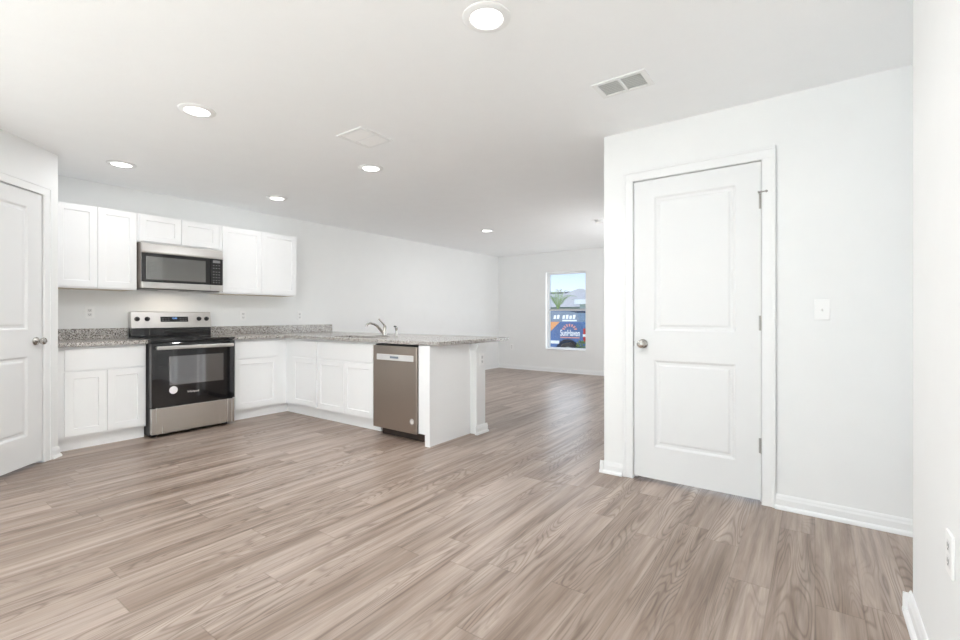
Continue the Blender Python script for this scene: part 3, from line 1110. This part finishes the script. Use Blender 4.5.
# ------------------------------------------------------------------ ceiling fittings
def recessed_light(x, y, label, power):
    t = thing('recessed_light', label, 'ceiling light', (x, y, H), 0, 'recessed ceiling lights')
    bm = bmesh.new()
    lathe(bm, (0, 0, 0), (0, 0, 1), [(0.106, 0.0), (0.105, -0.004), (0.095, -0.009), (0.074, -0.010), (0.070, -0.006), (0.070, 0.0)], 48)
    make('trim_ring', bm, M['trim'], t, smooth=True)
    bm = bmesh.new()
    lathe(bm, (0, 0, 0), (0, 0, 1), [(0.0, -0.0065), (0.070, -0.006), (0.070, -0.001), (0.0, -0.001)], 40)
    make('lens', bm, M['lens'], t, smooth=True)
    lamp('downlight', 'AREA', power, (x, y, H - 0.013), (0, 0, 0), (0.96, 0.98, 1.0), 0.13, shape='DISK')
    return t


recessed_light(1.640, 1.159, 'largest and nearest round recessed ceiling light, at the top edge of photo', LP * 1.3)
recessed_light(1.302, 3.167, 'recessed ceiling light left of the pale ceiling vent, over the open floor', LP)
recessed_light(1.379, 4.806, 'recessed ceiling light above the left wall cabinet, leftmost in photo', LPK)
recessed_light(2.787, 4.802, 'recessed ceiling light above the wide right-hand wall cabinet', LPK)
recessed_light(2.709, 3.160, 'recessed ceiling light just below the pale ceiling vent in photo', LP)
recessed_light(5.730, 4.040, 'small distant recessed ceiling light over the living room', LP)

# supply register near the closet door: two banks of angled grey-looking louvres
t = thing('ceiling_register', 'white two-bank ceiling register with dark slats, above the closet door', 'vent', (2.560, 0.872, H))
bm = bmesh.new()
grid_slab(bm, [-0.096, -0.072, 0.072, 0.096], [-0.148, -0.118, -0.008, 0.008, 0.118, 0.148],
          lambda x, y: not (abs(x) < 0.072 and 0.008 < abs(y) < 0.118), -0.008, 0.0)
make('frame', bm, M['trim'], t, bevel=0.002)
bx('duct', M['vent_dark'], (-0.074, 0.074, -0.12, 0.12, -0.0012, -0.0004), t)
for s in (-1, 1):
    for k in range(8):
        x = -0.064 + k * 0.0183
        bm = bmesh.new()
        v = [bm.verts.new(p) for p in ((x - 0.005, s * 0.063 - 0.054, -0.0070), (x + 0.005, s * 0.063 - 0.054, -0.0016),
                                       (x + 0.005, s * 0.063 + 0.054, -0.0016), (x - 0.005, s * 0.063 + 0.054, -0.0070))]
        bm.faces.new(v)
        r = bmesh.ops.extrude_face_region(bm, geom=list(bm.faces))
        for q in r['geom']:
            if isinstance(q, bmesh.types.BMVert):
                q.co.z += 0.0009
        make('slat', bm, M['plastic'], t)

# pale diffuser in the middle of the kitchen ceiling
t = thing('ceiling_diffuser', 'flat pale ceiling vent with two bays near the middle of the ceiling', 'vent', (2.220, 2.655, H))
bm = bmesh.new()
grid_slab(bm, [-0.150, -0.125, -0.006, 0.006, 0.125, 0.150], [-0.135, -0.108, 0.108, 0.135],
          lambda x, y: not (0.006 < abs(x) < 0.125 and abs(y) < 0.108), -0.009, 0.0)
make('frame', bm, M['trim'], t, bevel=0.002)
bx('duct', M['vent_in'], (-0.126, 0.126, -0.109, 0.109, -0.0012, -0.0004), t)
for s in (-1, 1):
    for k in range(7):
        x = s * 0.0655 - 0.0525 + k * 0.0175
        bm = bmesh.new()
        v = [bm.verts.new(p) for p in ((x - 0.0078, -0.107, -0.0022), (x + 0.0078, -0.107, -0.0075),
                                       (x + 0.0078, 0.107, -0.0075), (x - 0.0078, 0.107, -0.0022))]
        bm.faces.new(v)
        r = bmesh.ops.extrude_face_region(bm, geom=list(bm.faces))
        for q in r['geom']:
            if isinstance(q, bmesh.types.BMVert):
                q.co.z += 0.0009
        make('slat', bm, M['plastic'], t)

# smoke detector partly behind the closet corner
t = thing('smoke_detector', 'white round smoke detector on the ceiling at the closet wall corner', 'smoke detector', (6.00, 2.36, H))
bm = bmesh.new()
lathe(bm, (0, 0, 0), (0, 0, -1), [(0.0, 0.0), (0.070, 0.0), (0.070, 0.010), (0.062, 0.014), (0, 0.014)], 32)
make('base', bm, M['plastic'], t, smooth=True)
bm = bmesh.new()
lathe(bm, (0, 0, 0), (0, 0, -1), [(0.060, 0.013), (0.058, 0.030), (0.045, 0.040), (0.012, 0.042), (0, 0.042)], 32)
make('cover', bm, M['shade'], t, smooth=True)

# ------------------------------------------------------------------ outside the window
GZ = -0.30
bm = bmesh.new()
box(bm, XF + 0.2, 130, -60, 110, GZ - 0.1, GZ)
struct(make('ground', bm, M['grass']))
bm = bmesh.new()
box(bm, 11.6, 18.0, -60, 110, GZ, GZ + 0.02)
struct(make('street', bm, M['road']))


def prism(bm, prof, y0, y1):
    A = [bm.verts.new((x, y0, z)) for x, z in prof]
    B = [bm.verts.new((x, y1, z)) for x, z in prof]
    n = len(A)
    for i in range(n):
        bm.faces.new((A[i], A[(i + 1) % n], B[(i + 1) % n], B[i]))
    bm.faces.new(A[::-1])
    bm.faces.new(B)


def hip(bm, x0, x1, y0, y1, z0, z1, run):
    """hip roof over the rectangle, ridge along y"""
    xm = (x0 + x1) / 2
    e = [bm.verts.new(p) for p in ((x0, y0, z0), (x1, y0, z0), (x1, y1, z0), (x0, y1, z0))]
    r = [bm.verts.new((xm, y0 + run, z1)), bm.verts.new((xm, y1 - run, z1))]
    bm.faces.new((e[0], e[3], r[1], r[0]))
    bm.faces.new((e[1], r[0], r[1], e[2]))
    bm.faces.new((e[0], r[0], e[1]))
    bm.faces.new((e[2], r[1], e[3]))
    bm.faces.new(e[::-1])


# long grey roof across the street
t = thing('house', 'blue-grey house with a long grey shingle roof seen through the upper sash', 'house', (64, 36, GZ), 0, 'houses across the street')
bx('wall', M['siding'], (0.5, 11.5, -11, 11, 0, 2.75), t)
bm = bmesh.new()
hip(bm, 0, 12, -11.6, 11.6, 2.7, 5.25, 4.0)
make('roof', bm, M['shingle'], t)
bm = bmesh.new()
for k in range(9):
    box(bm, 5.7, 6.3, -6.2 + k * 1.35, -5.2 + k * 1.35, 5.18, 5.42)
make('ridge_vent', bm, M['ridge'], t)
# hipped house in front of it, to the right
t = thing('house', 'house with a pointed grey hip roof at the right of the window view', 'house', (50, 24.2, GZ), 0, 'houses across the street')
bx('wall', M['siding'], (0.5, 9.5, -4.4, 4.4, 0, 2.55), t)
bm = bmesh.new()
hip(bm, 0, 10, -5.0, 5.0, 2.5, 4.90, 4.7)
make('roof', bm, M['shingle_b'], t)
# white porch of a nearer house
t = thing('porch', 'white porch with one square column and a tan roof, seen through the upper sash', 'porch', (26.0, 11.18, GZ), 0)
bx('beam', M['siding_w'], (-0.30, 0.4, -2.1, 0.52, 2.14, 2.44), t)
bx('column', M['siding_w'], (0.04, 0.36, -0.02, 0.32, 0.0, 2.20), t)
bx('column', M['siding_w'], (0.04, 0.36, -1.85, -1.50, 0.0, 2.20), t)
bx('deck', M['siding_w'], (0, 2.2, -1.9, 0.72, 0, 0.15), t)
bm = bmesh.new()
prism(bm, [(-0.25, 2.44), (1.1, 2.95), (2.4, 2.44)], -2.1, 0.80)
make('roof', bm, M['shingle_b'], t)

# young palm
px, py = 20.0, 9.95
t = thing('palm', 'young green palm with arching fronds behind the blue car', 'palm tree', (px, py, GZ))
bm = bmesh.new()
tube(bm, [(0, 0, 0), (0.02, 0.02, 0.6), (0, 0, 1.3), (0, 0, 1.75)], [0.16, 0.14, 0.12, 0.10], 10)
make('trunk', bm, M['bark'], t, smooth=True)
for k in range(11):
    a = 2 * PI * k / 11 + 0.3
    rise = 1.30 + 0.30 * math.sin(k * 2.3)
    reach = 0.62 + 0.2 * math.cos(k * 1.7)
    pts = []
    for i in range(9):
        s = i / 8
        r = reach * s * (0.6 + 0.5 * s)
        z = 1.7 + rise * (s - 0.42 * s ** 3.2)
        pts.append(Vector((math.cos(a) * r, math.sin(a) * r, z)))
    bm = bmesh.new()
    tube(bm, pts, [0.016 * (1 - 0.8 * i / 8) for i in range(9)], 6)
    side = Vector((-math.sin(a), math.cos(a), 0))
    for i in range(2, 9):
        for sg in (-1, 1):
            for h in (0.0, 0.5):
                if i == 8 and h:
                    continue
                p = pts[i].lerp(pts[min(i + 1, 8)], h)
                d = (pts[min(i + 1, 8)] - pts[i - 1]).normalized()
                tip = p + side * sg * 0.20 * (1.1 - 0.05 * i) + d * 0.20 + Vector((0, 0, -0.05))
                mid = p.lerp(tip, 0.5) + d * 0.012
                mid2 = p.lerp(tip, 0.5) - d * 0.012
                bm.faces.new([bm.verts.new(q) for q in (p, mid, tip, mid2)])
    make('frond', bm, M['leaf'], t)

# wrapped blue car parked along the street; local: front towards +y, side wall at x = 0 faces -x
t = thing('car', 'blue advertising-wrapped hatchback parked outside the living room window', 'car', (12.35, 5.30, GZ + 0.02))
LEN, WID = 4.25, 1.74
prof = [(0.06, 0.30), (0.0, 0.55), (0.02, 0.95), (0.10, 1.24), (1.3, 1.25), (3.05, 1.14), (3.9, 1.02), (4.2, 0.86), (LEN, 0.55), (4.18, 0.30)]
bm = bmesh.new()
wheels = [0.53, 3.20]


def side_loop(x):
    pts = []
    # along the bottom with wheel arches, then over the top
    bottom = []
    for wy in wheels:
        for i in range(11):
            a = PI - PI * i / 10
            bottom.append((wy + 0.40 * math.cos(a), 0.30 + 0.40 * math.sin(a) + 0.03))
    return [(x, y, z) for y, z in ([prof[0]] + bottom + prof[:0:-1])]


def solid_from_loop(bm, loop_fn, x0, x1):
    A = [bm.verts.new(p) for p in loop_fn(x0)]
    B = [bm.verts.new(p) for p in loop_fn(x1)]
    n = len(A)
    for i in range(n):
        bm.faces.new((A[i], A[(i + 1) % n], B[(i + 1) % n], B[i]))
    bm.faces.new(A[::-1])
    bm.faces.new(B)


solid_from_loop(bm, side_loop, 0.0, WID)
body = make('body', bm, M['carpaint'], t, bevel=0.03, seg=3)
bm = bmesh.new()
gp = [(0.16, 1.22), (0.30, 1.50), (0.55, 1.555), (2.0, 1.56), (2.95, 1.16)]
A = [bm.verts.new((0.07 + (0.10 if z > 1.3 else 0), y, z)) for y, z in gp]
B = [bm.verts.new((WID - 0.07 - (0.10 if z > 1.3 else 0), y, z)) for y, z in gp]
for i in range(5):
    bm.faces.new((A[i], A[(i + 1) % 5], B[(i + 1) % 5], B[i]))
bm.faces.new(A[::-1])
bm.faces.new(B)
cabin = make('cabin_glass', bm, M['carglass'], t, bevel=0.02)
bx('roof', M['carpaint'], (0.19, WID - 0.19, 0.42, 2.05, 1.553, 1.585), t, bevel=0.012)
for wy in wheels:
    for wx, sx in ((0.02, 1), (WID - 0.22, 1)):
        bm = bmesh.new()
        lathe(bm, (wx, wy, 0.32), (1, 0, 0), [(0.20, 0.0), (0.31, 0.0), (0.325, 0.03), (0.325, 0.17), (0.31, 0.20), (0.20, 0.20)], 32, close=True)
        wo = make('wheel', bm, M['rubber'], t, smooth=True)
        bm = bmesh.new()
        cyl(bm, (wx + 0.02, wy, 0.32), (1, 0, 0), 0.205, 0.15, 24)
        make('rim', bm, M['rim'], wo)
bx('tail_light', M['red'], (-0.012, 0.20, -0.025, 0.055, 0.66, 1.06), t, bevel=0.02)
bx('reverse_lamp', M['whitevinyl'], (-0.014, 0.15, -0.027, 0.06, 0.82, 0.90), t, bevel=0.01)
bx('bumper', M['carpaint'], (0.02, WID - 0.02, -0.07, 0.22, 0.34, 0.60), t, bevel=0.04)
RW = (PI / 2, 0, -PI / 2)                       # writing on the side that faces -x, read towards -y
lt = text_mesh('wrap_lettering', 'SunHaven', 0.25, M['whitevinyl'], body, (-0.004, 0.455, 0.915), RW, 0.62, 0.002, 0.018)
bm = bmesh.new()
box(bm, -0.004, 0.0, 0.16, 0.76, 0.775, 0.805)
make('wrap_underline', bm, M['coral'], body)
bm = bmesh.new()
for k in range(7):
    a = math.radians(20 + k * 140 / 6)
    for r0, r1, hw in ((0.155, 0.245, 0.017),):
        c, s = math.cos(a), math.sin(a)
        pp = [(c * r0 - s * hw, s * r0 + c * hw), (c * r1 - s * hw * 1.7, s * r1 + c * hw * 1.7), (c * r1 + s * hw * 1.7, s * r1 - c * hw * 1.7), (c * r0 + s * hw, s * r0 - c * hw)]
        f = bm.faces.new([bm.verts.new((-0.004, 0.47 - p[0], 0.98 + p[1] * 0.85)) for p in pp])
make('wrap_emblem', bm, M['coral'], body)
bm = bmesh.new()
bm.faces.new([bm.verts.new(p) for p in ((-0.004, 1.10, 1.245), (-0.004, 0.78, 1.245), (-0.004, 1.06, 0.98), (-0.004, 1.20, 0.88), (-0.004, 1.5, 0.80), (-0.004, 1.5, 1.24))])
make('wrap_stripe', bm, M['orange'], body)
bm = bmesh.new()
box(bm, -0.004, 0.0, 0.80, 1.10, 0.60, 0.69)
make('wrap_caption', bm, M['whitevinyl'], body)
# white lettering strips on the side glass
bm = bmesh.new()
for y0, y1, z0, z1 in ((0.28, 0.74, 1.262, 1.305), (0.34, 0.42, 1.33, 1.45), (0.45, 0.53, 1.33, 1.43), (0.56, 0.64, 1.33, 1.45), (0.67, 0.75, 1.33, 1.44),
                       (0.85, 0.93, 1.33, 1.45), (0.96, 1.04, 1.33, 1.44)):
    q = lambda y, z: (0.054 + (z - 1.22) * 0.10 / 0.28, y, z)
    bm.faces.new([bm.verts.new(q(*p)) for p in ((y1, z0), (y0, z0), (y0, z1), (y1, z1))])
make('window_decal', bm, M['whitevinyl'], cabin)


def shrub(label, loc, r, h, mt, n, seed):
    rnd = random.Random(seed)
    t = thing('shrub', label, 'shrub', loc, 0, 'shrubs under the window')
    bm = bmesh.new()
    for k in range(7):
        a = 2 * PI * k / 7
        tube(bm, [(0, 0, 0), (math.cos(a) * r * 0.3, math.sin(a) * r * 0.3, h * 0.5), (math.cos(a) * r * 0.6, math.sin(a) * r * 0.6, h * 0.85)], [0.012, 0.009, 0.005], 6)
    make('stem', bm, M['bark'], t)
    bm = bmesh.new()
    for k in range(n):
        a, b = rnd.uniform(0, 2 * PI), rnd.random() ** 0.5
        z = h * (0.25 + 0.75 * rnd.random())
        rr = r * b * math.sqrt(max(0.05, 1 - (z / h - 0.45) ** 2 * 2.2))
        p = Vector((math.cos(a) * rr, math.sin(a) * rr, z))
        d = Vector((math.cos(a) + rnd.uniform(-.6, .6), math.sin(a) + rnd.uniform(-.6, .6), rnd.uniform(0.1, 1.1))).normalized()
        s = d.orthogonal().normalized()
        s = (Matrix.Rotation(rnd.uniform(0, 6.28), 3, d) @ s)
        ln = rnd.uniform(0.06, 0.11)
        bm.faces.new([bm.verts.new(q) for q in (p, p + d * ln * 0.5 + s * 0.018, p + d * ln, p + d * ln * 0.5 - s * 0.018)])
    make('foliage', bm, mt, t)
    return t


shrub('bright yellow-green shrub below the car lettering outside the window', (9.75, 4.18, GZ), 0.22, 0.84, M['leaf_y'], 520, 3)
shrub('lower yellow-green shrub at the right foot of the window outside', (9.62, 3.66, GZ), 0.20, 0.74, M['leaf_y'], 420, 5)
